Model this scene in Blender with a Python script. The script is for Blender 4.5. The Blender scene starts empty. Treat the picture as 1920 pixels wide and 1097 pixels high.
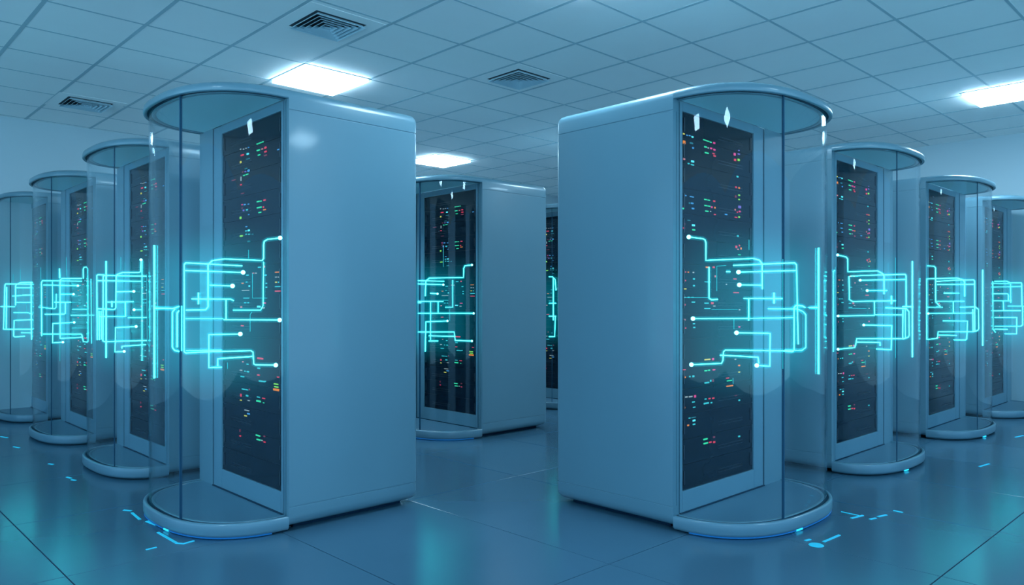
import bpy, bmesh, math, random
from mathutils import Vector

random.seed(7)
C = bpy.context.scene.collection
PI = math.pi

# ------------------------------------------------------------------ survey
F, PSI, Y0, EYE = 1408.8, 0.8051, 569.3, 1.15      # focal (px), heading, horizon row, eye height
cP, sP = math.cos(PSI), math.sin(PSI)

def pj(X, Y, z):
    D = X*cP + Y*sP; L = X*sP - Y*cP
    return 960 + F*L/D, Y0 - F*(z-EYE)/D

def unproj(px, py, z):
    D = F*(EYE-z)/(py-Y0); L = (px-960)/F*D
    return D*cP + L*sP, D*sP - L*cP

# ------------------------------------------------------------------ materials
def mat(name, col, rough=.5, metal=0., spec=.5, emit=None, strength=0., coat=0.):
    m = bpy.data.materials.new(name); m.use_nodes = True
    b = m.node_tree.nodes['Principled BSDF']
    b.inputs['Base Color'].default_value = (*col, 1)
    b.inputs['Roughness'].default_value = rough
    b.inputs['Metallic'].default_value = metal
    b.inputs['Specular IOR Level'].default_value = spec
    b.inputs['Coat Weight'].default_value = coat
    b.inputs['Coat Roughness'].default_value = .08
    if emit:
        b.inputs['Emission Color'].default_value = (*emit, 1)
        b.inputs['Emission Strength'].default_value = strength
    return m

def noise_variation(m, scale, lo, hi, rough=None, bump=0.):
    """soft procedural variation of colour / roughness, in object space"""
    nt = m.node_tree; b = nt.nodes['Principled BSDF']
    tc = nt.nodes.new('ShaderNodeTexCoord'); n = nt.nodes.new('ShaderNodeTexNoise')
    n.inputs['Scale'].default_value = scale; n.inputs['Detail'].default_value = 4
    nt.links.new(tc.outputs['Object'], n.inputs['Vector'])
    r = nt.nodes.new('ShaderNodeMapRange'); r.inputs['To Min'].default_value = lo; r.inputs['To Max'].default_value = hi
    nt.links.new(n.outputs['Fac'], r.inputs['Value'])
    mx = nt.nodes.new('ShaderNodeMix'); mx.data_type = 'RGBA'; mx.blend_type = 'MULTIPLY'
    mx.inputs['Factor'].default_value = 1
    mx.inputs['A'].default_value = b.inputs['Base Color'].default_value
    nt.links.new(r.outputs['Result'], mx.inputs['B']); nt.links.new(mx.outputs['Result'], b.inputs['Base Color'])
    if rough:
        r2 = nt.nodes.new('ShaderNodeMapRange'); r2.inputs['To Min'].default_value = rough[0]; r2.inputs['To Max'].default_value = rough[1]
        nt.links.new(n.outputs['Fac'], r2.inputs['Value']); nt.links.new(r2.outputs['Result'], b.inputs['Roughness'])
    if bump:
        bp = nt.nodes.new('ShaderNodeBump'); bp.inputs['Strength'].default_value = bump; bp.inputs['Distance'].default_value = .002
        nt.links.new(n.outputs['Fac'], bp.inputs['Height']); nt.links.new(bp.outputs['Normal'], b.inputs['Normal'])
    return m

M = {}
M['paint'] = noise_variation(mat('satin_blue_white_paint', (.130, .248, .308), .32, spec=.5, coat=.25), 3, .96, 1.03)
M['frame'] = noise_variation(mat('rack_frame_paint', (.14, .265, .335), .35), 5, .96, 1.03)
M['base'] = noise_variation(mat('base_paint', (.125, .24, .305), .28, coat=.3), 5, .95, 1.03)
M['soffit'] = noise_variation(mat('soffit_bounce_light_paint', (.50, .72, .78), .45), 5, .96, 1.03)  # much paler than the canopy: reflected light painted into the shaded underside
M['plate'] = noise_variation(mat('base_plate_paint', (.10, .20, .28), .3), 6, .9, 1.05)
M['seal'] = mat('dark_rubber_seal', (.006, .03, .06), .5, spec=.08)
M['seam'] = mat('seam_strip', (.02, .08, .14), .5, spec=.1)
M['server'] = noise_variation(mat('server_front', (.0045, .0135, .026), .12, spec=.15), 8, .8, 1.15)
M['server_edge'] = mat('server_gap', (.004, .012, .026), .4)
M['ceiling'] = noise_variation(mat('ceiling_tile', (.95, .95, .93), .7), 2.2, .95, 1.04, bump=.2)
M['grid'] = mat('ceiling_grid_bar', (.42, .54, .58), .6)
M['wall'] = noise_variation(mat('wall_paint', (.47, .58, .63), .6), .8, .96, 1.03)
M['floor'] = noise_variation(mat('floor_tile', (.053, .125, .185), .15, spec=.65), 1.4, .9, 1.08, rough=(.15, .22))
M['grout'] = mat('floor_joint', (.02, .07, .14), .6)
M['vent'] = mat('vent_metal', (.45, .62, .70), .5)
M['vent_dark'] = mat('vent_inside', (.015, .035, .05), .8)
M['lamp_frame'] = mat('lamp_frame', (.16, .24, .30), .5, spec=.1)
LAMP = 40.
M['lamp'] = mat('lamp_diffuser', (.8, .9, 1.), .5, emit=(.50, .80, 1.), strength=LAMP)
M['trace'] = mat('cyan_light_line', (0, .2, .2), .5, emit=(.05, .86, .92), strength=5.5)
M['trace_dim'] = mat('dim_cyan_light_line', (0, .2, .2), .5, emit=(.03, .55, .65), strength=1.0)
M['node'] = mat('bright_cyan_light_dot', (0, .3, .3), .5, emit=(.18, .95, 1.), strength=5.5)
M['base_light'] = mat('blue_light_strip', (0, .1, .3), .5, emit=(.01, .16, .5), strength=.45)
M['base_spot'] = mat('cyan_light_spot', (0, .1, .3), .5, emit=(.02, .6, .9), strength=1.6)
M['mark'] = mat('floor_light_strip', (0, .1, .3), .5, emit=(.012, .44, .60), strength=.9)
LED = {}
for k, c, s in (('g', (.03, .75, .38), 1.0), ('c', (.04, .62, .72), .9), ('b', (.06, .38, .85), .8), ('r', (.80, .05, .12), .8),
                ('m', (.85, .06, .32), .8), ('o', (.95, .28, .03), .8), ('y', (.75, .75, .12), .8), ('w', (.5, .68, .75), .6),
                ('v', (.25, .2, .85), .7), ('G', (.25, .85, .10), .9), ('p', (.7, .25, .3), .7), ('d', (.3, .05, .12), .5),
                ('t', (.02, .3, .4), .6), ('B', (.10, .8, .95), 1.1)):
    LED[k] = mat('indicator_' + k, (.01, .01, .01), .5, emit=c, strength=s)

def glass_mat():
    m = bpy.data.materials.new('clear_glass'); m.use_nodes = True; nt = m.node_tree; nt.nodes.clear()
    out = nt.nodes.new('ShaderNodeOutputMaterial'); mix = nt.nodes.new('ShaderNodeMixShader')
    tr = nt.nodes.new('ShaderNodeBsdfTransparent'); tr.inputs['Color'].default_value = (.965, .985, .99, 1)
    gl = nt.nodes.new('ShaderNodeBsdfGlossy'); gl.inputs['Roughness'].default_value = .02
    gl.inputs['Color'].default_value = (.9, .96, 1, 1)
    lw = nt.nodes.new('ShaderNodeLayerWeight'); lw.inputs['Blend'].default_value = .5
    p = nt.nodes.new('ShaderNodeMath'); p.operation = 'POWER'; p.inputs[1].default_value = 4.2
    a = nt.nodes.new('ShaderNodeMath'); a.operation = 'MULTIPLY_ADD'; a.inputs[1].default_value = .62; a.inputs[2].default_value = .014
    nt.links.new(lw.outputs['Facing'], p.inputs[0]); nt.links.new(p.outputs[0], a.inputs[0])
    nt.links.new(a.outputs[0], mix.inputs[0]); nt.links.new(tr.outputs[0], mix.inputs[1]); nt.links.new(gl.outputs[0], mix.inputs[2])
    nt.links.new(mix.outputs[0], out.inputs['Surface'])
    return m
M['glass'] = glass_mat()

def glow_mat(name, col, k):
    m = bpy.data.materials.new(name); m.use_nodes = True; nt = m.node_tree; nt.nodes.clear()
    out = nt.nodes.new('ShaderNodeOutputMaterial'); e = nt.nodes.new('ShaderNodeEmission')
    e.inputs['Color'].default_value = (*col, 1); e.inputs['Strength'].default_value = k
    nt.links.new(e.outputs[0], out.inputs['Volume'])
    return m
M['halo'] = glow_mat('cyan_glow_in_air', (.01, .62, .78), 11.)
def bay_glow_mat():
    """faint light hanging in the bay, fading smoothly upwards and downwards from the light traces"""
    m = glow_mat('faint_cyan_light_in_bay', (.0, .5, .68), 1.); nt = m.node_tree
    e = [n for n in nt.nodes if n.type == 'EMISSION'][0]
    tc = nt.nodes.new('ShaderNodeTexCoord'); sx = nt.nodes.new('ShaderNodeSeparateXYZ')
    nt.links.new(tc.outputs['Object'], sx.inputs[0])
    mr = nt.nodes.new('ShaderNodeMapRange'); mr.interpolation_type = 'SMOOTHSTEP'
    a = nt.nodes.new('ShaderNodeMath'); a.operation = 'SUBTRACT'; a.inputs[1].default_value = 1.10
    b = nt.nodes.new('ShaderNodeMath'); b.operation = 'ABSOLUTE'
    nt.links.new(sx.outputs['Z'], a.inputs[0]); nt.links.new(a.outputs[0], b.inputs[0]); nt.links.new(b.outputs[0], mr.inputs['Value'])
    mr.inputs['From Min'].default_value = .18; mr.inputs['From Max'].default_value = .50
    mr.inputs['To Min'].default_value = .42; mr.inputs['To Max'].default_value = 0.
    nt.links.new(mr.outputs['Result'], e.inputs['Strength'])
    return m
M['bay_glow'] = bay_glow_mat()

# ------------------------------------------------------------------ mesh helpers
def link(name, me, mats, parent=None, smooth=False):
    o = bpy.data.objects.new(name, me); C.objects.link(o)
    if not isinstance(mats, (list, tuple)): mats = [mats]
    if not me.materials:
        for m in mats: me.materials.append(m)
    if parent: o.parent = parent
    if smooth:
        for p in me.polygons: p.use_smooth = True
    return o

def finish(bm, name, mats, parent=None, smooth=False, sharp=None):
    bmesh.ops.remove_doubles(bm, verts=bm.verts, dist=1e-6)
    bmesh.ops.recalc_face_normals(bm, faces=bm.faces)
    me = bpy.data.meshes.new(name); bm.to_mesh(me); bm.free()
    if smooth:
        for p in me.polygons: p.use_smooth = True
        try: me.set_sharp_from_angle(angle=math.radians(sharp or 35))
        except Exception: pass
    return link(name, me, mats, parent)

def box(bm, x0, x1, y0, y1, z0, z1, mi=0, T=None, bevel=0.):
    vs = []
    for z in (z0, z1):
        for x, y in ((x0, y0), (x1, y0), (x1, y1), (x0, y1)):
            p = (x, y, z) if T is None else T(x, y, z)
            vs.append(bm.verts.new(p))
    fs = []
    for q in ((0, 3, 2, 1), (4, 5, 6, 7), (0, 1, 5, 4), (1, 2, 6, 5), (2, 3, 7, 6), (3, 0, 4, 7)):
        f = bm.faces.new([vs[i] for i in q]); f.material_index = mi; fs.append(f)
    if bevel:
        es = {e for f in fs for e in f.edges}
        r = bmesh.ops.bevel(bm, geom=list(es), offset=bevel, segments=2, profile=.6, affect='EDGES')
        for f in r['faces']: f.material_index = mi

def tag(o, label, cat, group=None, kind=None):
    if label: o['label'] = label
    if cat: o['category'] = cat
    if group: o['group'] = group
    if kind: o['kind'] = kind
    return o

def empty(name, loc):
    o = bpy.data.objects.new(name, None); C.objects.link(o); o.location = loc; o.empty_display_size = .1
    return o

def struct(o):
    o['kind'] = 'structure'; return o

# ------------------------------------------------------------------ the room
HC, XW, YW = 3.048, 9.92, 9.10
XN, YN = -4.2, -4.2
def slab(name, a, b, m):
    bm = bmesh.new(); box(bm, a[0], b[0], a[1], b[1], a[2], b[2]); return struct(finish(bm, name, m))
slab('wall_right', (XW, YN, -.14), (XW+.15, YW+.15, HC+.14), M['wall'])
slab('wall_back', (XN, YW, -.14), (XW, YW+.15, HC+.14), M['wall'])

# floor: large tiles with fine dark joints, one mesh
bm = bmesh.new()
box(bm, XN, XW, YN, YW, -.14, -.006, mi=1)
xs = [XN, -2.72, -1.83, -.94, -.05, .84, 1.785, 2.61, 3.5, 4.39, 5.28, 6.17, 7.06, 7.95, 8.84, XW]
ys = [YN, -2.3, -1.2, -.05, 1.03, 2.095, 3.585, 4.6, 5.65, 6.7, 7.8, YW]
g = .0022
for i in range(len(xs)-1):
    for j in range(len(ys)-1):
        box(bm, xs[i]+g, xs[i+1]-g, ys[j]+g, ys[j+1]-g, -.02, 0, bevel=.0015)
struct(finish(bm, 'floor', [M['floor'], M['grout']]))

# ceiling: square tiles on a grid of bars; wider bars run away to the left, thin ones to the right
GX, GY, T6 = 1.1586, 3.053, .6
bm = bmesh.new()
box(bm, XN, XW, YN, YW, HC+.012, HC+.14)
i = math.floor((XN-GX)/T6)
while GX+i*T6 < XW:
    x = GX+i*T6
    if x-.014 > XN and x+.014 < XW: box(bm, x-.013, x+.013, YN, YW, HC+.0105, HC+.013, mi=1)
    i += 1
i = math.floor((YN-GY)/T6)
while GY+i*T6 < YW:
    y = GY+i*T6
    if y-.009 > YN and y+.009 < YW: box(bm, XN, XW, y-.0095, y+.0095, HC+.011, HC+.0128, mi=1)
    i += 1
struct(finish(bm, 'ceiling', [M['ceiling'], M['grid']]))

# ceiling lamps
DROP = .013      # opal diffusers lowered below flush to add light on the ceiling
LAMPS = [((2.967, 3.557, 5.455, 6.05), 'square ceiling light panel above the big left glass-fronted server pod'),
         ((5.95, 6.55, 7.60, 8.19), 'square ceiling light panel above the middle server pod, seen between the two big pods'),
         ((7.67, 8.25, 1.42, 2.09), 'square ceiling light panel above the right-hand row of pods, cut by the frame edge'),
         ((2.97, 3.55, 2.44, 3.03), 'square ceiling light panel just above the top of the view')]
for x in (-.04, 4.16):
    LAMPS.append(((x, x+.6, -1.15, -.55), 'square ceiling light panel behind the viewpoint'))
LAMPS.append(((-1.24, -.64, 2.45, 3.05), 'square ceiling light panel out of view to the left'))
LAMPS.append(((6.2, 6.8, 3.6, 4.2), 'added fill light panel, unseen behind the top of the big right pod'))  # added to brighten the middle pod, kept out of sight
LAMPS.append(((6.7, 7.3, 5.3, 5.9), 'added fill light panel farther back, unseen behind the big right pod'))  # extra fill panel, set where the right pod conceals it
LAMPS.append(((4.6, 5.2, 7.7, 8.3), 'added fill light panel, unseen behind the big left pod'))  # extra fill panel, set where the left pod conceals it
def make_lamp(rc, label):
    x0, x1, y0, y1 = rc
    cx, cy = (x0+x1)/2, (y0+y1)/2
    t = empty('ceiling_light', (cx, cy, HC)); tag(t, label, 'ceiling light', 'ceiling light panels')
    a, b = (x1-x0)/2, (y1-y0)/2
    bm = bmesh.new()
    e = .016
    for q in ((-a-e, a+e, -b-e, -b+.004), (-a-e, a+e, b-.004, b+e), (-a-e, -a+.004, -b+.004, b-.004), (a-.004, a+e, -b+.004, b-.004)):
        box(bm, *q, .0075, .0119)
    finish(bm, 'lamp_frame', M['lamp_frame'], t)
    bm = bmesh.new(); box(bm, -a+.005, a-.005, -b+.005, b-.005, -DROP, .0072, bevel=.001)
    finish(bm, 'diffuser', M['lamp'], t)
    return t
for rc, lb in LAMPS:
    make_lamp(rc, lb)

# four-way vents
def make_vent(cx, cy, label):
    t = empty('ceiling_vent', (cx, cy, HC)); tag(t, label, 'vent', 'square ceiling vents')
    def ring(bm, r0, z0, r1, z1, th=.003):
        for (ra, za, rb, zb) in ((r0, z0, r1, z1),):
            A = [bm.verts.new((sx*ra, sy*ra, za)) for sx, sy in ((-1, -1), (1, -1), (1, 1), (-1, 1))]
            B = [bm.verts.new((sx*rb, sy*rb, zb)) for sx, sy in ((-1, -1), (1, -1), (1, 1), (-1, 1))]
            A2 = [bm.verts.new((sx*ra, sy*ra, za+th)) for sx, sy in ((-1, -1), (1, -1), (1, 1), (-1, 1))]
            B2 = [bm.verts.new((sx*rb, sy*rb, zb+th)) for sx, sy in ((-1, -1), (1, -1), (1, 1), (-1, 1))]
            for k in range(4):
                l = (k+1) % 4
                bm.faces.new((A[k], A[l], B[l], B[k])); bm.faces.new((A2[k], B2[k], B2[l], A2[l]))
                bm.faces.new((A[k], A2[k], A2[l], A[l])); bm.faces.new((B[k], B[l], B2[l], B2[k]))
    R = .19
    bm = bmesh.new()       # flat border filling the tile
    for q in ((-.285, .285, -.285, -R), (-.285, .285, R, .285), (-.285, -R, -R, R), (R, .285, -R, R)):
        box(bm, *q, .0098, .0118)
    finish(bm, 'border', M['ceiling'], t)
    bm = bmesh.new(); box(bm, -R+.001, R-.001, -R+.001, R-.001, .0095, .0118); finish(bm, 'duct_opening', M['vent_dark'], t)
    for k in range(5):
        r = R-.006-k*.034
        bm = bmesh.new(); ring(bm, r, -.012, r-.020, .0085)
        finish(bm, 'louver', M['vent'], t)
    bm = bmesh.new(); box(bm, -.016, .016, -.016, .016, -.010, -.006); finish(bm, 'centre_plate', M['vent'], t)
make_vent(2.659, 4.59, 'square louvred ceiling vent above the big left pod, the one nearest the top edge')
make_vent(4.459, 4.555, 'square louvred ceiling vent in the middle of the ceiling between the two big pods')
make_vent(2.04, 8.00, 'square louvred ceiling vent near the back wall above the left row of pods')

# ------------------------------------------------------------------ server pods
H, S, ZB, ZT = 2.235, .80, .076, 2.185
PV0, PV1, PZ0, PZ1 = .088, .823, .186, 2.138       # rack opening in the frame
NE = 2.45
DIM = {'L': (1.14, .57, .455), 'R': (1.20, .60, .455), 'l': (1.10, .55, .335), 'r': (1.12, .56, .345)}   # width, half width of bay, bulge

def swap(kind):
    return (lambda u, v, z: (u, v, z)) if kind in 'Ll' else (lambda u, v, z: (v, u, z))

def dshape(kind, off, n=72):
    """points of the rounded bay, from the near corner to the far corner"""
    W, A, B = DIM[kind]; a, b = A-off, B-off; pts = []
    for i in range(n+1):
        th = PI*i/n; c, s = math.cos(th), math.sin(th)
        pts.append((-b*abs(s)**(2/NE), A - a*math.copysign(abs(c)**(2/NE), c)))
    pts[0] = (0, off); pts[-1] = (0, W-off)
    return pts

def loft(bm, kind, prof, mis=None, cap0=False, cap1=False, n=72, rng=None):
    T = swap(kind); rings = []
    i0, i1 = rng or (0, n)
    for off, z in prof:
        rings.append([bm.verts.new(T(u, v, z)) for u, v in dshape(kind, off, n)[i0:i1+1]])
    for k in range(len(prof)-1):
        for i in range(i1-i0):
            f = bm.faces.new((rings[k][i], rings[k][i+1], rings[k+1][i+1], rings[k+1][i]))
            if mis: f.material_index = mis[k]
    if cap0: bm.faces.new(rings[0])
    if cap1: bm.faces.new(rings[-1])
    return rings

def pod_xy(kind, x, y, u, v):
    return (x+u, y+v) if kind in 'Ll' else (x+v, y+u)

def surf_from_px(kind, org, px, py, off):
    """where the sight line through (px,py) meets the near side of the curved glass of the pod at org"""
    x, y = org; pts = dshape(kind, off, 240)
    pr = [pj(*pod_xy(kind, x, y, u, v), 0)[0] for u, v in pts]
    sgn = -1 if kind in 'Ll' else 1
    k = 0
    while k < len(pr)-1 and sgn*pr[k+1] > sgn*pr[k]: k += 1        # silhouette index
    tgt = sgn*px
    if tgt <= sgn*pr[0]: i, t = 0, 0.
    elif tgt >= sgn*pr[k]: i, t = k-1, 1.
    else:
        i = 0
        while sgn*pr[i+1] < tgt: i += 1
        t = (tgt-sgn*pr[i])/(sgn*pr[i+1]-sgn*pr[i])
    u = pts[i][0]*(1-t)+pts[i+1][0]*t; v = pts[i][1]*(1-t)+pts[i+1][1]*t
    X, Y = pod_xy(kind, x, y, u, v); D = X*cP+Y*sP
    return u, v, EYE + (Y0-py)/F*D

N_GLASS = 72
def seam_index(kind, org, px):
    """index along the glass arc of the vertical joint"""
    pts = dshape(kind, .029, N_GLASS); best = None
    for i, (u, v) in enumerate(pts[:N_GLASS//2+6]):
        d = abs(pj(*pod_xy(kind, org[0], org[1], u, v), 1)[0]-px)
        if best is None or d < best[0]: best = (d, i)
    return best[1]
ORG = {'L': (1.811, 3.504), 'R': (3.215, 2.171)}
SEAM = {'L': seam_index('L', ORG['L'], 339), 'R': seam_index('R', ORG['R'], 1469),
        'l': seam_index('l', (1.811, 5.158), 213), 'r': seam_index('r', (5.094, 2.171), 1682)}

def build_shell(kind, root):
    W, A, B = DIM[kind]; T = swap(kind)
    # --- cabinet: plan outline lofted through inset levels (rounded top and bottom, fine grooves)
    lev = [(.022, .045), (.024, .034), (.034, .014), (.055, .002), (.075, 0), (.118, 0), (.1195, .0025), (.1235, .0025), (.125, 0),
           (2.125, 0), (2.1265, .0025), (2.1305, .0025), (2.132, 0), (2.19, 0), (2.212, .004), (2.227, .014), (H, .032)]
    fl = .052
    def plan(ins):
        r = .02
        return [(0, ins), (0, fl), (.055, fl), (.055, .945), (0, .945), (0, W-ins), (S-r-ins, W-ins), (S-ins-r*.3, W-ins-r*.3),
                (S-ins, W-r-ins), (S-ins, r+ins), (S-ins-r*.3, ins+r*.3), (S-r-ins, ins)]
    bm = bmesh.new(); rings = []
    for z, ins in lev: rings.append([bm.verts.new(T(u, v, z)) for u, v in plan(ins)])
    n = len(rings[0])
    for k in range(len(lev)-1):
        for i in range(n):
            j = (i+1) % n
            bm.faces.new((rings[k][i], rings[k][j], rings[k+1][j], rings[k+1][i]))
    bm.faces.new(rings[0]); bm.faces.new(rings[-1])
    finish(bm, 'cabinet', M['paint'], root, smooth=True, sharp=50)
    bm = bmesh.new(); box(bm, .06, S-.07, .07, W-.07, 0, .030, T=T); finish(bm, 'plinth', M['seal'], root)
    # --- base of the bay
    bm = bmesh.new()
    prof = [(.060, .0), (.034, .002), (.014, .008), (.003, .017), (0, .026), (0, .069), (.002, .0745), (.007, ZB+.002), (.017, ZB+.002), (.019, ZB), (.019, ZB-.016)]
    loft(bm, kind, prof, cap0=True)
    prof2 = [(.041, ZB-.016), (.041, ZB-.001), (.043, ZB+.001), (.056, ZB+.001), (.060, ZB-.002)]
    loft(bm, kind, prof2)
    finish(bm, 'base', M['base'], root, smooth=True, sharp=60)
    bm = bmesh.new(); loft(bm, kind, [(.0188, ZB-.004), (.0412, ZB-.004)])
    loft(bm, kind, [(.0188, ZB-.016), (.0412, ZB-.016)]); finish(bm, 'base_seal', M['seal'], root)
    bm = bmesh.new(); r = loft(bm, kind, [(.060, ZB-.010), (.060, ZB-.003), (.063, ZB-.002)], cap0=True, cap1=True)
    finish(bm, 'floor_plate', M['plate'], root)
    # --- canopy
    bm = bmesh.new()
    prof = [(.055, H), (.032, H), (.014, 2.227), (.003, 2.219), (0, 2.205), (0, ZT+.004), (.003, ZT), (.017, ZT), (.019, ZT+.002), (.019, ZT+.016)]
    loft(bm, kind, prof, cap0=True)
    loft(bm, kind, [(.041, ZT+.016), (.041, ZT+.001), (.043, ZT-.001), (.060, ZT-.001), (.063, ZT+.002)])
    finish(bm, 'canopy', M['paint'], root, smooth=True, sharp=60)
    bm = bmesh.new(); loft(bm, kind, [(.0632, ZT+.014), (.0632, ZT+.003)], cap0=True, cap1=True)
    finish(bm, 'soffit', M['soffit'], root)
    bm = bmesh.new(); loft(bm, kind, [(.0188, ZT+.003), (.0412, ZT+.003)])
    loft(bm, kind, [(.0188, ZT+.016), (.0412, ZT+.016)]); finish(bm, 'canopy_seal', M['seal'], root)
    # --- curved glass: two panes and the joint between them
    si = SEAM[kind]
    for a, b in ((0, si), (si, N_GLASS)):
        bm = bmesh.new()
        rr = loft(bm, kind, [(.027, ZB-.0035), (.027, ZT+.0025), (.033, ZT+.0025), (.033, ZB-.0035), (.027, ZB-.0035)], rng=(a, b), n=N_GLASS)
        bm.faces.new([rr[0][0], rr[1][0], rr[2][0], rr[3][0]]); bm.faces.new([rr[0][-1], rr[1][-1], rr[2][-1], rr[3][-1]])
        finish(bm, 'glass_pane', M['glass'], root, smooth=True, sharp=60)
    u0, v0 = dshape(kind, .030, N_GLASS)[si]; u1, v1 = dshape(kind, .030, N_GLASS)[si+1]
    d = Vector((u1-u0, v1-v0)).normalized(); nrm = Vector((d.y, -d.x))
    bm = bmesh.new(); q = []
    for s_, t_ in ((-1, -1), (1, -1), (1, 1), (-1, 1)):
        jw = .0035 if kind in 'LR' else .0018
        q.append((u0+d.x*jw*s_+nrm.x*(.006 if kind in 'LR' else .0032)*t_, v0+d.y*jw*s_+nrm.y*(.006 if kind in 'LR' else .0032)*t_))
    lo = [bm.verts.new(T(a, b, ZB-.0035)) for a, b in q]; hi = [bm.verts.new(T(a, b, ZT+.0025)) for a, b in q]
    bm.faces.new(lo); bm.faces.new(hi)
    for i in range(4): bm.faces.new((lo[i], lo[(i+1) % 4], hi[(i+1) % 4], hi[i]))
    finish(bm, 'glass_joint', M['seam'], root)
    # --- rack frame with its door opening, and the two dark seals beside it
    bm = bmesh.new()
    f0, f1 = .002, .054
    va, vb = fl+.012, .933
    box(bm, f0, f1, va, PV0, ZB, ZT, T=T, bevel=.003); box(bm, f0, f1, PV1, vb, ZB, ZT, T=T, bevel=.003)
    box(bm, f0, f1, PV0, PV1, PZ1, ZT, T=T, bevel=.003); box(bm, f0, f1, PV0, PV1, ZB, PZ0, T=T, bevel=.003)
    box(bm, f0+.004, f1, PV0-.004, PV1+.004, ZB+.0, ZB+.012, T=T)
    finish(bm, 'rack_frame', M['frame'], root)
    for a, b in ((fl, va), (vb, .945)):
        bm = bmesh.new(); box(bm, .005, .054, a+.0005, b-.0005, ZB+.004, ZT-.002, T=T); finish(bm, 'frame_seal', M['seal'], root)
    bm = bmesh.new(); box(bm, -.008, .002, .060, .935, ZB-.004, ZB+.003, T=T); finish(bm, 'sill_seal', M['seal'], root)

NU = 15
UH = (PZ1-PZ0)/NU
def build_servers(kind, root):
    T = swap(kind); units = []
    W, _, _ = DIM[kind]
    bm = bmesh.new()
    random.seed(3)
    for i in range(NU):
        z0 = PZ0+i*UH; z1 = z0+UH
        bm = bmesh.new()
        d = .010 + (.0015 if i % 3 == 1 else 0)
        box(bm, d, .054, PV0+.001, PV1-.001, z0+.0012, z1-.0012, T=T, bevel=.0008)
        box(bm, d+.006, .0545, PV0+.0005, PV1-.0005, z0, z1, mi=1, T=T)
        # ventilation slots and a pull handle on each unit
        for q in (.30, .42):
            box(bm, d-.0008, d+.001, PV0+.36, PV0+.62, z0+UH*q, z0+UH*(q+.03), mi=1, T=T)
        for v in (PV0+.018, PV1-.030):
            box(bm, d-.005, d+.001, v, v+.010, z0+UH*.22, z1-UH*.22, mi=1, T=T, bevel=.002)
        units.append(finish(bm, 'server_unit', [M['server'], M['server_edge']], root))
    return units

# indicator lights, read off the two near racks: (x, y, width, height, colour) in enlargements of the photograph
LA = ((400, 200, 3.918), [(200,313,9,9,'w'),(222,312,9,7,'w'),(240,305,9,6,'w'),(258,300,9,8,'b'),(212,356,24,12,'r'),(252,347,15,14,'B'),(255,383,28,7,'t'),
 (200,408,9,18,'y'),(240,455,20,8,'t'),(235,477,10,9,'v'),(258,470,14,18,'b'),(215,480,9,9,'d'),(226,505,14,9,'g'),(248,497,20,9,'g'),(203,530,5,36,'w'),(203,574,12,12,'r'),
 (212,720,10,9,'m'),(231,719,15,11,'b'),(258,716,12,8,'b'),(222,762,12,12,'v'),(247,758,15,12,'c'),(212,745,12,9,'d'),(260,793,9,7,'b'),(200,817,13,20,'G'),
 (242,882,12,9,'b'),(240,913,12,9,'c'),(260,909,14,14,'B'),(240,937,9,8,'c'),(262,937,14,8,'c'),(288,937,10,8,'t'),(205,950,22,13,'G'),(260,990,20,12,'t'),
 (323,274,10,9,'g'),(337,269,10,9,'g'),(350,264,10,9,'g'),(364,259,10,9,'g'),(330,320,24,10,'g'),(358,311,12,9,'p'),(382,301,15,15,'r'),(383,330,18,12,'r'),
 (335,355,18,9,'g'),(383,357,22,10,'d'),(477,315,16,9,'b'),(330,697,24,10,'g'),(350,694,10,8,'g'),(376,687,18,12,'r'),(337,741,38,11,'g'),(368,738,10,12,'r'),(376,757,22,9,'o'),(342,777,22,9,'g'),
 (150,540,30,8,'d'),(215,637,26,7,'d')])
LB = ((240, 400, 3.4286), [(845,347,20,9,'c'),(875,343,10,14,'r'),(805,385,12,7,'p'),(822,385,12,7,'w'),(768,398,18,9,'c'),(737,450,14,7,'o'),(763,442,12,7,'c'),(780,468,10,10,'B'),
 (755,496,50,6,'w'),(885,398,14,10,'c'),(890,450,10,8,'c'),(890,475,10,10,'c'),(760,545,40,7,'c'),(753,575,14,8,'c'),(773,575,10,8,'c'),(727,603,10,12,'p'),(875,577,20,9,'m'),
 (840,600,22,14,'B'),(870,608,16,8,'w'),(735,723,20,9,'r'),(850,933,42,12,'r'),(738,955,8,8,'p'),(768,970,12,8,'c'),(840,996,18,10,'c'),(838,1040,16,9,'r'),(862,1080,40,9,'c'),(735,1050,25,8,'c'),(770,1018,14,8,'c'),
 (962,378,36,7,'o'),(952,410,12,6,'w'),(970,410,14,6,'w'),(952,443,12,8,'y'),(971,443,14,8,'c'),(962,471,38,7,'c'),(962,500,38,8,'r')])
LC = ((400, 680, 4.219), [(218,60,18,9,'w'),(250,68,10,9,'c'),(275,72,14,12,'c'),(385,147,0,0,'c'),(372,147,28,11,'c'),(410,148,10,9,'c'),(512,115,18,9,'r'),(495,170,36,10,'G'),
 (497,192,34,10,'G'),(497,215,50,18,'o'),(238,210,28,9,'c'),(265,215,22,8,'c'),(286,213,9,14,'d'),(218,258,11,26,'r'),(267,262,20,14,'c'),(218,297,14,9,'y'),(280,300,18,8,'w'),
 (357,273,26,8,'c'),(398,283,26,9,'r'),(358,305,38,15,'g'),(398,318,10,7,'g'),(265,378,40,7,'w'),(278,405,24,12,'b'),(255,421,22,9,'y'),(212,580,10,12,'r'),(210,538,5,24,'d'),
 (352,577,36,11,'g'),(403,583,12,12,'d'),(357,610,32,11,'g'),(383,616,9,9,'w'),(404,628,14,10,'r')])
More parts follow.
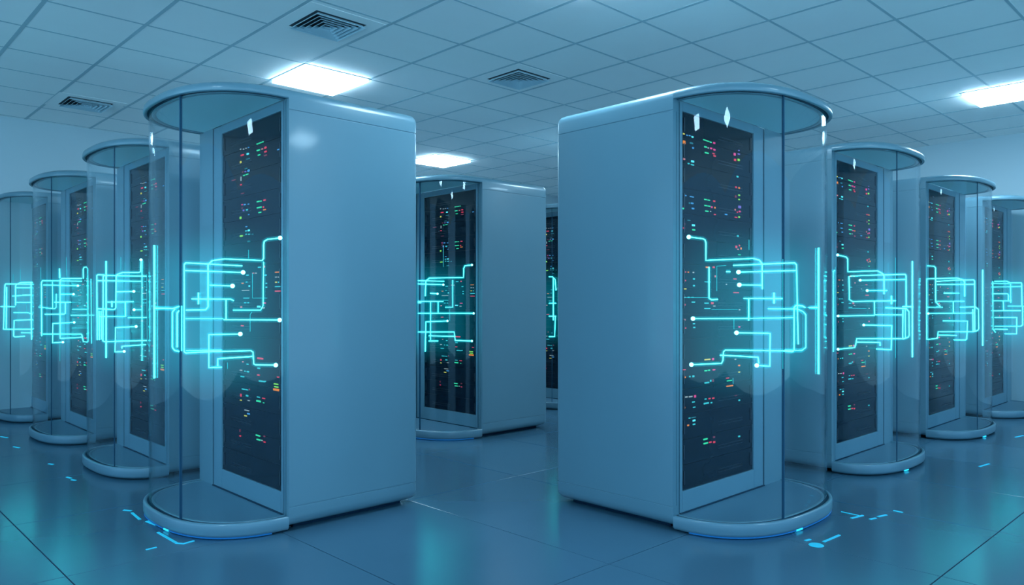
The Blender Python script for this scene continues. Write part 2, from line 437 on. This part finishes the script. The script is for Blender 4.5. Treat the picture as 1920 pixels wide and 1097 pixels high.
RA = ((1260, 200, 3.917), [(87,200,13,10,'y'),(110,210,12,8,'b'),(130,213,14,7,'b'),(150,222,15,12,'B'),(90,262,17,26,'o'),(143,268,24,11,'t'),(155,303,12,12,'b'),(90,385,13,13,'p'),
 (122,418,12,10,'c'),(152,402,22,15,'B'),(150,427,24,10,'c'),(240,245,24,8,'g'),(262,253,22,8,'g'),(284,261,16,9,'g'),(310,267,16,14,'m'),(247,296,20,11,'g'),(267,303,9,9,'w'),(288,306,14,12,'m'),(312,316,15,13,'m'),
 (256,340,30,10,'g'),(306,345,16,9,'r'),(314,362,18,10,'r'),(461,350,14,22,'m'),(491,348,15,10,'v'),(491,322,9,8,'v'),(464,391,15,18,'r'),(490,391,15,18,'G'),(481,514,14,13,'c'),(470,592,12,14,'r'),
 (493,597,12,14,'o'),(468,660,12,20,'d'),(493,650,13,12,'G'),(493,682,12,11,'G'),(497,737,22,22,'v'),(464,757,10,14,'p'),(480,775,10,10,'r'),(497,770,14,14,'m'),(470,813,22,9,'r'),(493,811,12,14,'G'),
 (95,652,24,9,'b'),(145,662,32,8,'b'),(128,708,9,12,'t'),(148,710,20,12,'b'),(154,748,20,12,'b'),(88,735,10,9,'r'),(82,748,12,12,'g'),(246,682,22,9,'g'),(270,687,20,9,'g'),(310,694,16,12,'r'),
 (248,727,22,10,'g'),(272,731,22,9,'g'),(292,738,12,14,'m'),(315,742,10,14,'o'),(256,768,26,10,'g'),(283,770,8,8,'w'),(315,792,15,8,'r'),(397,792,20,10,'b'),(90,862,12,18,'d'),(88,892,12,13,'r'),
 (158,871,22,15,'B'),(160,905,22,11,'g'),(125,835,24,5,'t'),(484,950,12,14,'c'),(472,1030,14,20,'r'),(495,1020,9,14,'r'),(485,1048,12,10,'p'),(507,1042,9,18,'o'),(495,1088,20,8,'g')])
RB = ((1220, 400, 3.4286), [(365,347,24,11,'o'),(405,347,14,12,'r'),(220,377,16,8,'r'),(242,378,9,8,'o'),(275,380,10,9,'w'),(220,432,15,10,'r'),(278,422,13,11,'c'),(278,465,13,11,'c'),(223,486,14,8,'y'),
 (218,540,10,8,'w'),(245,540,10,8,'c'),(270,540,16,6,'c'),(275,571,22,9,'c'),(360,578,28,9,'c'),(397,578,15,15,'r'),(365,612,40,7,'c'),(410,596,14,7,'w'),(218,588,12,12,'r'),(218,685,12,12,'p'),
 (220,738,18,10,'r'),(280,734,14,9,'c'),(278,710,14,8,'c'),(542,422,22,8,'r'),(550,510,38,8,'r'),(487,457,8,7,'w'),(572,620,9,9,'w'),(570,730,12,11,'m'),(415,405,8,14,'p'),(365,441,40,6,'c')])
RC = ((1260, 640, 3.656), [(243,125,44,10,'y'),(281,122,14,18,'m'),(85,195,18,8,'r'),(88,247,13,12,'o'),(123,242,8,10,'c'),(147,240,13,13,'c'),(232,202,18,9,'g'),(254,198,16,9,'g'),(288,195,18,10,'m'),
 (435,123,10,8,'w'),(461,166,12,12,'o'),(461,211,11,9,'y'),(240,284,34,11,'c'),(266,271,9,14,'c'),(282,270,10,18,'d'),(382,252,22,7,'r'),(394,270,36,8,'g'),(396,306,50,10,'o'),(419,272,6,48,'t'),
 (98,382,20,9,'w'),(128,379,26,9,'w'),(158,377,13,18,'m'),(147,416,20,9,'c'),(84,455,13,12,'o'),(152,452,18,8,'c'),(230,396,14,8,'c'),(257,393,14,10,'r'),(283,390,16,11,'r'),(235,425,38,12,'c'),(270,421,11,10,'c'),
 (437,372,16,8,'d'),(461,404,11,12,'c'),(120,527,13,8,'c'),(148,522,34,5,'t'),(151,543,20,13,'B'),(151,569,18,10,'c'),(111,576,13,11,'o'),(230,671,30,11,'g'),(289,657,12,12,'d'),(232,699,32,11,'g'),
 (263,692,18,10,'r'),(290,691,13,14,'r'),(461,652,12,12,'c')])
LEDS = {'L': (LA, LB, LC), 'R': (RA, RB, RC)}

led_mesh = {}
def led_me(k):
    """unit indicator lamp with rounded edges, its lit face towards the aisle"""
    if k not in led_mesh:
        bm = bmesh.new(); box(bm, -.5, .5, -.5, .5, -.5, .5, bevel=.14)
        bmesh.ops.recalc_face_normals(bm, faces=bm.faces)
        me = bpy.data.meshes.new('indicator_light'); bm.to_mesh(me); bm.free(); me.materials.append(LED[k]); led_mesh[k] = me
    return led_mesh[k]

def led_list(kind):
    kind = kind.upper()
    x0, y0 = ORG[kind]; out = []
    uf = .009
    for (ox, oy, sc), rows in LEDS[kind]:
        for x, y, w, h, k in rows:
            if w == 0: continue
            def hit(zx, zy):
                px, py = ox+zx/sc, oy+zy/sc
                L = (px-960)/F; dx, dy = cP+L*sP, sP-L*cP
                t = (x0+uf)/dx if kind == 'L' else (y0+uf)/dy
                v = (dy*t-y0) if kind == 'L' else (dx*t-x0)
                return v, EYE+(Y0-py)/F*t
            a, b, c = hit(x-w/2, y), hit(x+w/2, y), hit(x, y)
            dz = h/sc/F*4.0
            wd = abs(a[0]-b[0])*.92; v = c[0]
            if not (PV0+.006+wd/2 < v < PV1-.006-wd/2): continue
            out.append((v, c[1], wd, dz*.92, k))
    return out

def build_leds(kind, units):
    T = swap(kind); n = 0
    for v, z, w, h, k in led_list(kind):
        i = min(NU-1, max(0, int((z-PZ0)/UH)))
        o = bpy.data.objects.new('indicator_light', led_me(k)); C.objects.link(o); o.parent = units[i]
        o.location = T(.0095, v, z); s = T(.0045, max(w, .004), 1); o.scale = (s[0], s[1], max(h, .004)); n += 1
    return n

def tube(name, pts, r, m, parent, closed=False):
    cu = bpy.data.curves.new(name, 'CURVE'); cu.dimensions = '3D'; cu.bevel_depth = r; cu.bevel_resolution = 1; cu.use_fill_caps = True
    sp = cu.splines.new('POLY'); sp.points.add(len(pts)-1)
    for i, p in enumerate(pts): sp.points[i].co = (*p, 1)
    cu.materials.append(m)
    tmp = bpy.data.objects.new('tmp', cu)
    me = bpy.data.meshes.new_from_object(tmp); bpy.data.objects.remove(tmp); bpy.data.curves.remove(cu)
    me.name = name
    return link(name, me, m, parent, smooth=True)

# light traces floating on the curved glass; '*' marks a bright end dot, t thin, k thick, d dim
TR = {
'L1': ((240, 400, 3.4286), [
 ('k', [(168,205),(168,1060)]),
 ('n', ['*',(978,158),(895,168),(876,180),(872,200),(872,290),(862,304),(620,293),(540,305),(515,330),(515,600),(500,620),(375,622)]),
 ('n', [(735,338),(372,318),(361,330),(361,890),(372,898),(520,890),(790,883),(804,893),(808,968),(820,974),(950,976),'*']),
 ('n', [(370,368),(740,380),'*']), ('n', [(525,462),(672,467),'*']), ('n', [(410,550),(660,552),(680,562)]), ('k', [(453,510),(453,585)]),
 ('n', [(630,552),(630,685)]), ('t', [(372,678),(610,678)]), ('n', [(615,684),(975,686),'*']),
 ('n', ['*',(722,776),(520,780),(520,992),(602,990)]), ('n', [(577,982),(577,935),(800,920)]), ('t', [(375,882),(600,880)]),
 ('k', [(170,610),(225,610)]), ('n', [(225,610),(290,612),(330,598)]), ('n', [(330,888),(300,882),(285,862),(285,635),(302,615)]),
 ('k', [(316,862),(316,640),(328,627)]), ('t', [(345,595),(345,885)]), ('t', [(872,312),(868,595),(852,622),(675,622)]),
 ('d', [(800,385),(800,545),(895,545)]), ('d', [(775,235),(775,290)]), ('d', [(785,760),(785,650),(797,635)]), ('d', [(640,960),(640,1000)]),]),
'R1': ((1220, 400, 3.4286), [
 ('k', [(1080,222),(1080,1034)]),
 ('n', ['*',(245,152),(335,163),(350,172),(355,190),(355,303),(660,290),(700,302),(717,325),(718,488)]),
 ('n', [(530,335),(925,318),(938,332),(943,590),(949,842)]), ('n', ['*',(565,378),(930,368)]), ('k', [(485,375),(512,375)]),
 ('n', ['*',(570,460),(712,462)]), ('n', [(598,547),(845,548)]), ('k', [(793,510),(793,580)]), ('n', [(630,547),(630,690)]),
 ('n', ['*',(272,677),(630,676)]), ('t', [(630,676),(860,672),(922,668)]),
 ('n', ['*',(552,768),(768,772),(766,983),(682,978),'*']), ('n', [(445,912),(690,925),(695,965)]),
 ('n', ['*',(262,973),(455,965),(465,945),(468,890),(480,880),(850,884),(912,890),(922,878),(922,605),(935,592),(975,595),(992,606)]),
 ('t', [(860,880),(972,882),(998,862),(998,652),(980,632),(945,615),(755,614)]), ('k', [(1020,606),(1078,606)]),
 ('n', [(375,345),(375,545),(392,556),(432,553)]), ('d', [(425,500),(425,340),(485,335)]), ('d', [(392,618),(560,618)]),
 ('d', [(850,295),(850,1000)]), ('d', [(535,680),(535,745)]), ('d', [(632,170),(632,235)]), ('d', [(215,541),(375,541)]),]),
'C1': ((700, 260, 1.8286), [
 ('n', ['*',(338,433),(314,436),(310,445),(309,476),(192,478),(180,488),(178,540)]), ('n', [(154,487),(243,489)]), ('n', [(154,498),(240,501),'*']),
 ('n', [(195,530),(220,532),'*']), ('n', [(154,558),(240,558)]), ('t', [(222,558),(222,598)]), ('n', [(154,599),(344,599),'*']),
 ('n', ['*',(254,625),(180,628),(178,730)]), ('n', [(154,663),(277,663),(281,692),(338,694),'*']), ('n', [(190,676),(278,678)]), ('n', [(190,694),(222,694)]),
 ('t', [(272,485),(272,578),(246,578)]), ('t', [(196,560),(196,690)]), ('d', [(240,365),(240,440)]), ('d', [(262,585),(262,625)]), ('k', [(154,563),(163,563)]),]),
'C2': ((980, 320, 7.84), [
 ('n', [(385,1560),(440,1562),(478,1600),(490,1760)]), ('n', [(385,1950),(492,1950)]), ('n', [(385,2140),(492,2140)]), ('n', [(450,1580),(450,2200)]), ('n', [(385,2440),(470,2440),(480,2150)]),]),
'L2': ((0, 440, 3.918), [
 ('k', [(780,195),(780,905)]), ('n', ['*',(1036,185),(1032,272),(1020,278),(900,278),(862,292),(853,310),(850,540),(840,550),(718,545)]),
 ('n', [(1075,305),(765,300),(758,310),(756,780),(765,786),(1078,778)]), ('n', [(714,775),(712,300),(722,294),(765,297)]), ('n', [(714,338),(1040,343)]),
 ('n', [(857,420),(983,417),'*']), ('n', [(790,495),(982,493)]), ('k', [(822,488),(822,532)]), ('n', [(920,495),(922,602)]), ('t', [(728,602),(920,602)]),
 ('n', ['*',(1000,675),(848,683),(845,862),(912,858),'*']), ('n', [(895,835),(897,820),(1072,808)]), ('t', ['*',(985,552),(1040,552)]), ('t', [(940,610),(1078,608)]),
 ('n', [(728,560),(730,775)]), ('t', [(743,560),(745,770)]), ('t', [(1043,190),(1043,925)]), ('d', [(1078,290),(1082,810)]), ('d', [(888,165),(888,260)]),]),
'L3': ((0, 440, 3.918), [
 ('n', [(612,322),(611,255),(618,240),(634,238),(645,250),(648,780),(640,790),(612,785),(602,738),(595,730),(318,730)]),
 ('n', [(602,322),(455,322),(441,335),(442,762),(605,755)]), ('k', [(437,250),(439,320)]), ('n', [(602,342),(312,338),(305,350),(306,745)]), ('n', [(320,370),(572,375),'*']),
 ('n', [(445,438),(540,438),'*']), ('n', [(400,497),(522,497)]), ('t', [(413,435),(412,535),(400,545),(285,532)]), ('n', [(480,500),(480,578),(470,584),(330,585)]),
 ('n', ['*',(545,645),(388,653),(386,795),(462,790),'*']), ('t', [(530,548),(650,548)]), ('n', [(520,592),(692,592)]), ('t', [(668,325),(672,800)]), ('d', [(686,340),(684,700)]),
 ('t', [(384,345),(386,540)]), ('d', [(487,165),(487,300)]), ('d', [(440,800),(440,930)]), ('d', [(300,240),(300,330)]),]),
'L4': ((0, 440, 3.918), [
 ('n', [(240,350),(150,352),(118,368),(114,380),(114,520)]), ('n', [(240,365),(42,362),(36,372),(26,695),(240,695)]), ('n', [(48,385),(46,690)]), ('t', [(120,390),(235,390)]),
 ('k', [(165,444),(235,443)]), ('t', [(90,452),(160,447)]), ('t', [(120,498),(235,498)]), ('d', [(195,500),(195,570)]), ('t', [(100,573),(205,573),(240,585)]), ('n', [(240,625),(104,630),(100,745),(110,752),(182,746)]),
 ('t', [(155,720),(235,722)]), ('n', [(228,350),(232,772)]), ('t', [(5,528),(110,530)]), ('d', [(150,255),(150,345)]), ('d', [(97,290),(97,350)]),]),
'R2': ((1220, 400, 3.4286), [
 ('k', [(1682,308),(1682,925)]), ('n', ['*',(1202,268),(1255,280),(1266,292),(1268,376),(1458,370),(1492,388),(1500,405),(1500,520)]),
 ('n', [(1285,404),(1360,400),(1635,392),(1642,402),(1643,600)]), ('n', ['*',(1347,430),(1640,425)]), ('n', ['*',(1392,497),(1520,497)]),
 ('n', [(1275,405),(1278,555),(1300,568),(1350,566),(1575,562)]), ('k', [(1548,530),(1548,585)]), ('n', [(1438,565),(1440,652),(1618,653)]), ('n', ['*',(1205,660),(1440,656)]),
 ('n', ['*',(1370,718),(1550,722),(1546,877),(1450,872)]), ('n', ['*',(1205,874),(1312,863),(1318,845),(1325,806),(1620,806),(1622,620)]), ('n', [(1622,808),(1655,797),(1662,785),(1660,632),(1642,612),(1510,607)]),
 ('n', [(1325,828),(1474,830),(1475,852)]), ('n', [(1620,600),(1685,601)]), ('d', [(1270,610),(1385,612)]), ('d', [(1575,285),(1575,930)]), ('t', [(1636,612),(1638,800)]),
 ('t', [(1172,375),(1172,890)]), ('d', [(1186,345),(1186,880)]), ('t', [(1150,385),(1185,365)]),]),
'R3': ((1660, 440, 4.219), [
 ('k', [(770,278),(770,878)]), ('n', [(332,247),(385,250),(397,262),(398,530),(435,572)]), ('n', [(328,350),(565,343),(612,356),(627,372),(628,490)]), ('n', [(402,370),(560,360),(698,358),(706,368),(708,765)]),
 ('n', [(410,395),(700,393)]), ('k', [(462,463),(525,463)]), ('t', [(525,463),(585,463)]), ('t', [(395,527),(625,527)]), ('n', [(537,530),(540,618)]), ('n', ['*',(340,624),(700,620)]),
 ('n', [(455,682),(650,684),(644,825),(634,833),(540,832)]), ('n', [(335,830),(412,820),(418,768),(700,768),(730,758),(738,745),(735,590),(712,572),(590,575)]), ('n', [(420,795),(565,798)]),
 ('n', [(325,352),(328,832)]), ('t', [(330,575),(455,575)]), ('n', [(692,590),(694,765)]), ('d', [(287,230),(287,880)]),]),
'R4': ((1660, 440, 4.219), [
 ('n', [(862,370),(960,368),(985,381),(1074,381),(1079,392),(1081,560)]), ('t', [(850,385),(980,388)]), ('t', [(850,415),(1075,410)]), ('n', [(850,468),(968,468),(974,480),(974,520)]), ('t', [(850,523),(998,525)]),
 ('t', [(932,522),(936,600)]), ('n', [(850,603),(1070,601)]), ('n', [(865,655),(1040,655),(1038,785),(945,785)]), ('n', [(865,725),(1072,725),(1086,712),(1086,568)]), ('n', [(865,747),(968,750)]),
 ('t', [(850,370),(852,745),(872,775)]), ('t', [(970,565),(1095,565)]), ('t', [(990,390),(992,540)]),]),
}
RAD = {'k': .0037, 'n': .0031, 't': .0021, 'd': .0013}

def build_traces(key, var, org, root):
    (ox, oy, sc), items = TR[key]
    T = swap(kind); far = {'1': 1., '2': 1.08, '3': 1.14, '4': 1.18}[key[1]]
    if key[0] == 'C': far *= 1.2
    for style, seq in items:
        pts = [p for p in seq if p != '*']; dots = []
        if seq[0] == '*': dots.append(pts[0])
        if seq[-1] == '*': dots.append(pts[-1])
        fine = []
        for a, b in zip(pts[:-1], pts[1:]):
            n = max(1, int(abs(b[0]-a[0])/sc/5))
            for i in range(n): fine.append((a[0]+(b[0]-a[0])*i/n, a[1]+(b[1]-a[1])*i/n))
        fine.append(pts[-1])
        W3 = [T(*surf_from_px(kind, org, ox+x/sc, oy+y/sc, .0245)) for x, y in fine]
        q = [W3[0]]
        for p in W3[1:]:
            if (Vector(p)-Vector(q[-1])).length > .002: q.append(p)
        if len(q) < 2: continue
        r = RAD[style]*far
        t = tube('light_trace', q, r, M['trace_dim'] if style == 'd' else M['trace'], root)
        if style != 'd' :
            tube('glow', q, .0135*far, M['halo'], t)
        for d in dots:
            c = Vector(T(*surf_from_px(kind, org, ox+d[0]/sc, oy+d[1]/sc, .021)))
            bm = bmesh.new(); bmesh.ops.create_uvsphere(bm, u_segments=14, v_segments=10, radius=.0105 if far == 1. else .0085)
            bmesh.ops.translate(bm, verts=bm.verts, vec=c)
            finish(bm, 'light_dot', M['node'], t, smooth=True)

def build_base_light(kind, root):
    T = swap(kind)
    if kind in 'LR':
      bm = bmesh.new(); loft(bm, kind, [(.012, .003), (.004, .008), (.010, .011), (.016, .006), (.012, .003)], rng=(3, 50))
      finish(bm, 'base_light', M['base_light'], root)
    if kind != 'l':
      bm = bmesh.new(); loft(bm, kind, [(.016, .003), (.004, .006), (.006, .014), (.016, .010), (.016, .003)], rng=(31, 33))
      finish(bm, 'base_light_spot', M['base_spot'], root)

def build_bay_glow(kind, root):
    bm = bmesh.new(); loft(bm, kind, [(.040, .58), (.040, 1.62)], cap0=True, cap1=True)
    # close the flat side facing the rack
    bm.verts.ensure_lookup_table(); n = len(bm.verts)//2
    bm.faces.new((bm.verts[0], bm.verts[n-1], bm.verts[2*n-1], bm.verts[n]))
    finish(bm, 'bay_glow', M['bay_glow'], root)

def clone(root):
    r = root.copy(); C.objects.link(r)
    for ch in root.children:
        if ch.name.split('.')[0] in ('light_trace',): continue
        c = ch.copy(); C.objects.link(c); c.parent = r
        for g_ in ch.children:
            d = g_.copy(); C.objects.link(d); d.parent = c
    return r

PODS = {
 'L': [('L1', (1.811, 3.504), 'nearest glass-fronted server pod of the left row, large, its whole side panel showing'),
       ('L2', (1.811, 5.158), 'second glass-fronted server pod of the left row, directly behind the large near pod'),
       ('L3', (1.811, 6.812), 'third glass-fronted server pod of the left row, one before the last'),
       ('L4', (1.811, 8.40), 'farthest glass-fronted server pod of the left row, cut by the left frame edge'),
       ('C1', (4.268, 4.805), 'glass-fronted server pod standing farther back in the gap between the two large near pods'),
       ('C2', (6.24, 5.35), 'sliver of a far server pod between the middle pod and the large right pod')],
 'R': [('R1', (3.215, 2.171), 'nearest glass-fronted server pod of the right row, large, side panel facing the centre'),
       ('R2', (5.094, 2.171), 'second glass-fronted server pod of the right row, directly behind the large near pod'),
       ('R3', (6.973, 2.171), 'third glass-fronted server pod of the right row, one before the last'),
       ('R4', (8.66, 2.171), 'farthest glass-fronted server pod of the right row, cut by the right frame edge')],
}
GROUP = {'L': 'pods of the left row', 'R': 'pods of the right row', 'C': 'pods in the middle of the room'}
for kind in ('L', 'R'):
    proto = {}
    for key, org, label in PODS[kind]:
        var = kind if key in ('L1', 'R1', 'C1') else kind.lower()
        if var not in proto:
            root = empty('server_pod', (*org, 0)); build_shell(var, root)
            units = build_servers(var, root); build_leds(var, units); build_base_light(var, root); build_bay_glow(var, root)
            proto[var] = root
        else:
            root = clone(proto[var]); root.location = (*org, 0)
        tag(root, label, 'server cabinet', GROUP[key[0]])
        build_traces(key, kind, org, root)

# ------------------------------------------------------------------ small light strips on the floor
MARKS = [
 ([(233,957),(245,958)], 'tiny cyan floor light just left of the base of the big left pod'),
 ([(248,962),(262,974)], 'short slanted blue floor light beside the rounded base of the big left pod'),
 ([(277,978),(293,984)], 'bright cyan floor light touching the rim of the big left pod'),
 ([(297,999),(318,1011),(332,1019),(344,1020),(362,1015)], 'bent blue floor light strip in front of the big left pod'),
 ([(275,1031),(292,1027)], 'faint teal floor dash below the bent strip, nearest the bottom edge'),
 ([(126,895),(133,897)], 'cyan floor dash in the left aisle, left piece of a stepped pair'),
 ([(135,900),(141,901)], 'cyan floor dash in the left aisle, right piece of a stepped pair'),
 ([(92,870),(99,871)], 'single cyan floor dash between the stepped pair and the farther dashes'),
 ([(26,838),(36,840)], 'cyan floor dash in front of the third pod of the left row'),
 ([(2,819),(14,821)], 'cyan floor dash at the left frame edge'),
 ([(1578,960),(1610,967)], 'thin blue floor line running off the base of the big right pod'),
 ([(1597,972),(1617,967)], 'cyan floor dash at the end of the thin blue line'),
 ([(1632,974),(1641,972)], 'small cyan floor dash, left piece of the pair right of the big right pod'),
 ([(1647,969),(1661,966)], 'cyan floor dash, right piece of the pair right of the big right pod'),
 ([(1677,958),(1691,961)], 'small cyan floor dash farthest out from the big right pod'),
 ([(1511,1014),(1518,1012)], 'small blue floor spot beside the round bright spot'),
 ([(1523,1023),(1538,1022)], 'round bright cyan floor spot in front of the big right pod'),
 ([(1545,1016),(1573,1004)], 'long slanted blue floor strip in front of the big right pod'),
 ([(1837,875),(1854,870)], 'cyan floor dash in the right aisle beside the second pod'),
 ([(1904,820),(1918,817)], 'cyan floor dash at the right frame edge'),
]
for k, (pp, lb) in enumerate(MARKS):
    P = [Vector((*unproj(x, y, 0), 0)) for x, y in pp]
    w = {2: .012, 16: .020, 3: .008, 4: .006, 10: .004}.get(k, .008)
    o0 = P[0].copy(); bm = bmesh.new(); prev = None
    for i, p in enumerate(P):
        d = ((P[min(i+1, len(P)-1)]-P[max(i-1, 0)]).normalized()); nn = Vector((-d.y, d.x, 0))*w
        e = d*(w*.6) * (-1 if i == 0 else (1 if i == len(P)-1 else 0))
        ring = [bm.verts.new(p-o0+e+s*nn*f+Vector((0, 0, z))) for s, f, z in ((-1, 1, .0003), (1, 1, .0003), (1, .7, .003), (-1, .7, .003))]
        if prev:
            for a in range(4): bm.faces.new((prev[a], prev[(a+1) % 4], ring[(a+1) % 4], ring[a]))
        else: bm.faces.new(ring)
        prev = ring
    bm.faces.new(prev)
    if k == 16:                                        # the one round spot
        bm.free(); bm = bmesh.new(); o0 = (P[0]+P[1])/2; r_ = (P[1]-P[0]).length/2+.014
        bmesh.ops.create_cone(bm, segments=28, radius1=r_, radius2=r_*.9, depth=.0027, cap_ends=True)
        bmesh.ops.translate(bm, verts=bm.verts, vec=(0, 0, .0017))
    o = finish(bm, 'light_strip', M['mark']); o.location = o0
    tag(o, lb, 'floor light', 'small light strips on the floor', 'thing')

# ------------------------------------------------------------------ light, camera, colour
w = bpy.data.worlds.new('World'); bpy.context.scene.world = w; w.use_nodes = True
nt = w.node_tree; bg = nt.nodes['Background']
tc = nt.nodes.new('ShaderNodeTexCoord'); sx = nt.nodes.new('ShaderNodeSeparateXYZ'); cr = nt.nodes.new('ShaderNodeValToRGB')
mr = nt.nodes.new('ShaderNodeMapRange'); mr.inputs['From Min'].default_value = -.5; mr.inputs['From Max'].default_value = .5
nt.links.new(tc.outputs['Generated'], sx.inputs[0]); nt.links.new(sx.outputs['Z'], mr.inputs['Value']); nt.links.new(mr.outputs['Result'], cr.inputs[0])
cr.color_ramp.elements[0].position = .35; cr.color_ramp.elements[0].color = (.33, .69, .93, 1)
cr.color_ramp.elements[1].position = .6; cr.color_ramp.elements[1].color = (.13, .37, .62, 1)
nt.links.new(cr.outputs[0], bg.inputs[0]); bg.inputs[1].default_value = 3.3

cam = bpy.data.cameras.new('camera'); co = bpy.data.objects.new('camera', cam); C.objects.link(co)
co.location = (0, 0, EYE); co.rotation_euler = (PI/2, 0, PSI-PI/2)
cam.sensor_width = 36; cam.lens = F/1920*36; cam.shift_y = (Y0-548.5)/1920; cam.clip_end = 60
sc = bpy.context.scene; sc.camera = co
sc.view_settings.view_transform = 'Standard'; sc.view_settings.look = 'None'
sc.view_settings.gamma = 1; sc.view_settings.use_curve_mapping = False; sc.view_settings.exposure = 0.
sc.cycles.use_denoising = True
sc.cycles.max_bounces = 6; sc.cycles.diffuse_bounces = 4; sc.cycles.glossy_bounces = 2
sc.cycles.transparent_max_bounces = 40; sc.cycles.volume_bounces = 0
sc.cycles.sample_clamp_indirect = 4
sc.cycles.use_adaptive_sampling = True; sc.cycles.adaptive_threshold = .04; sc.cycles.adaptive_min_samples = 12
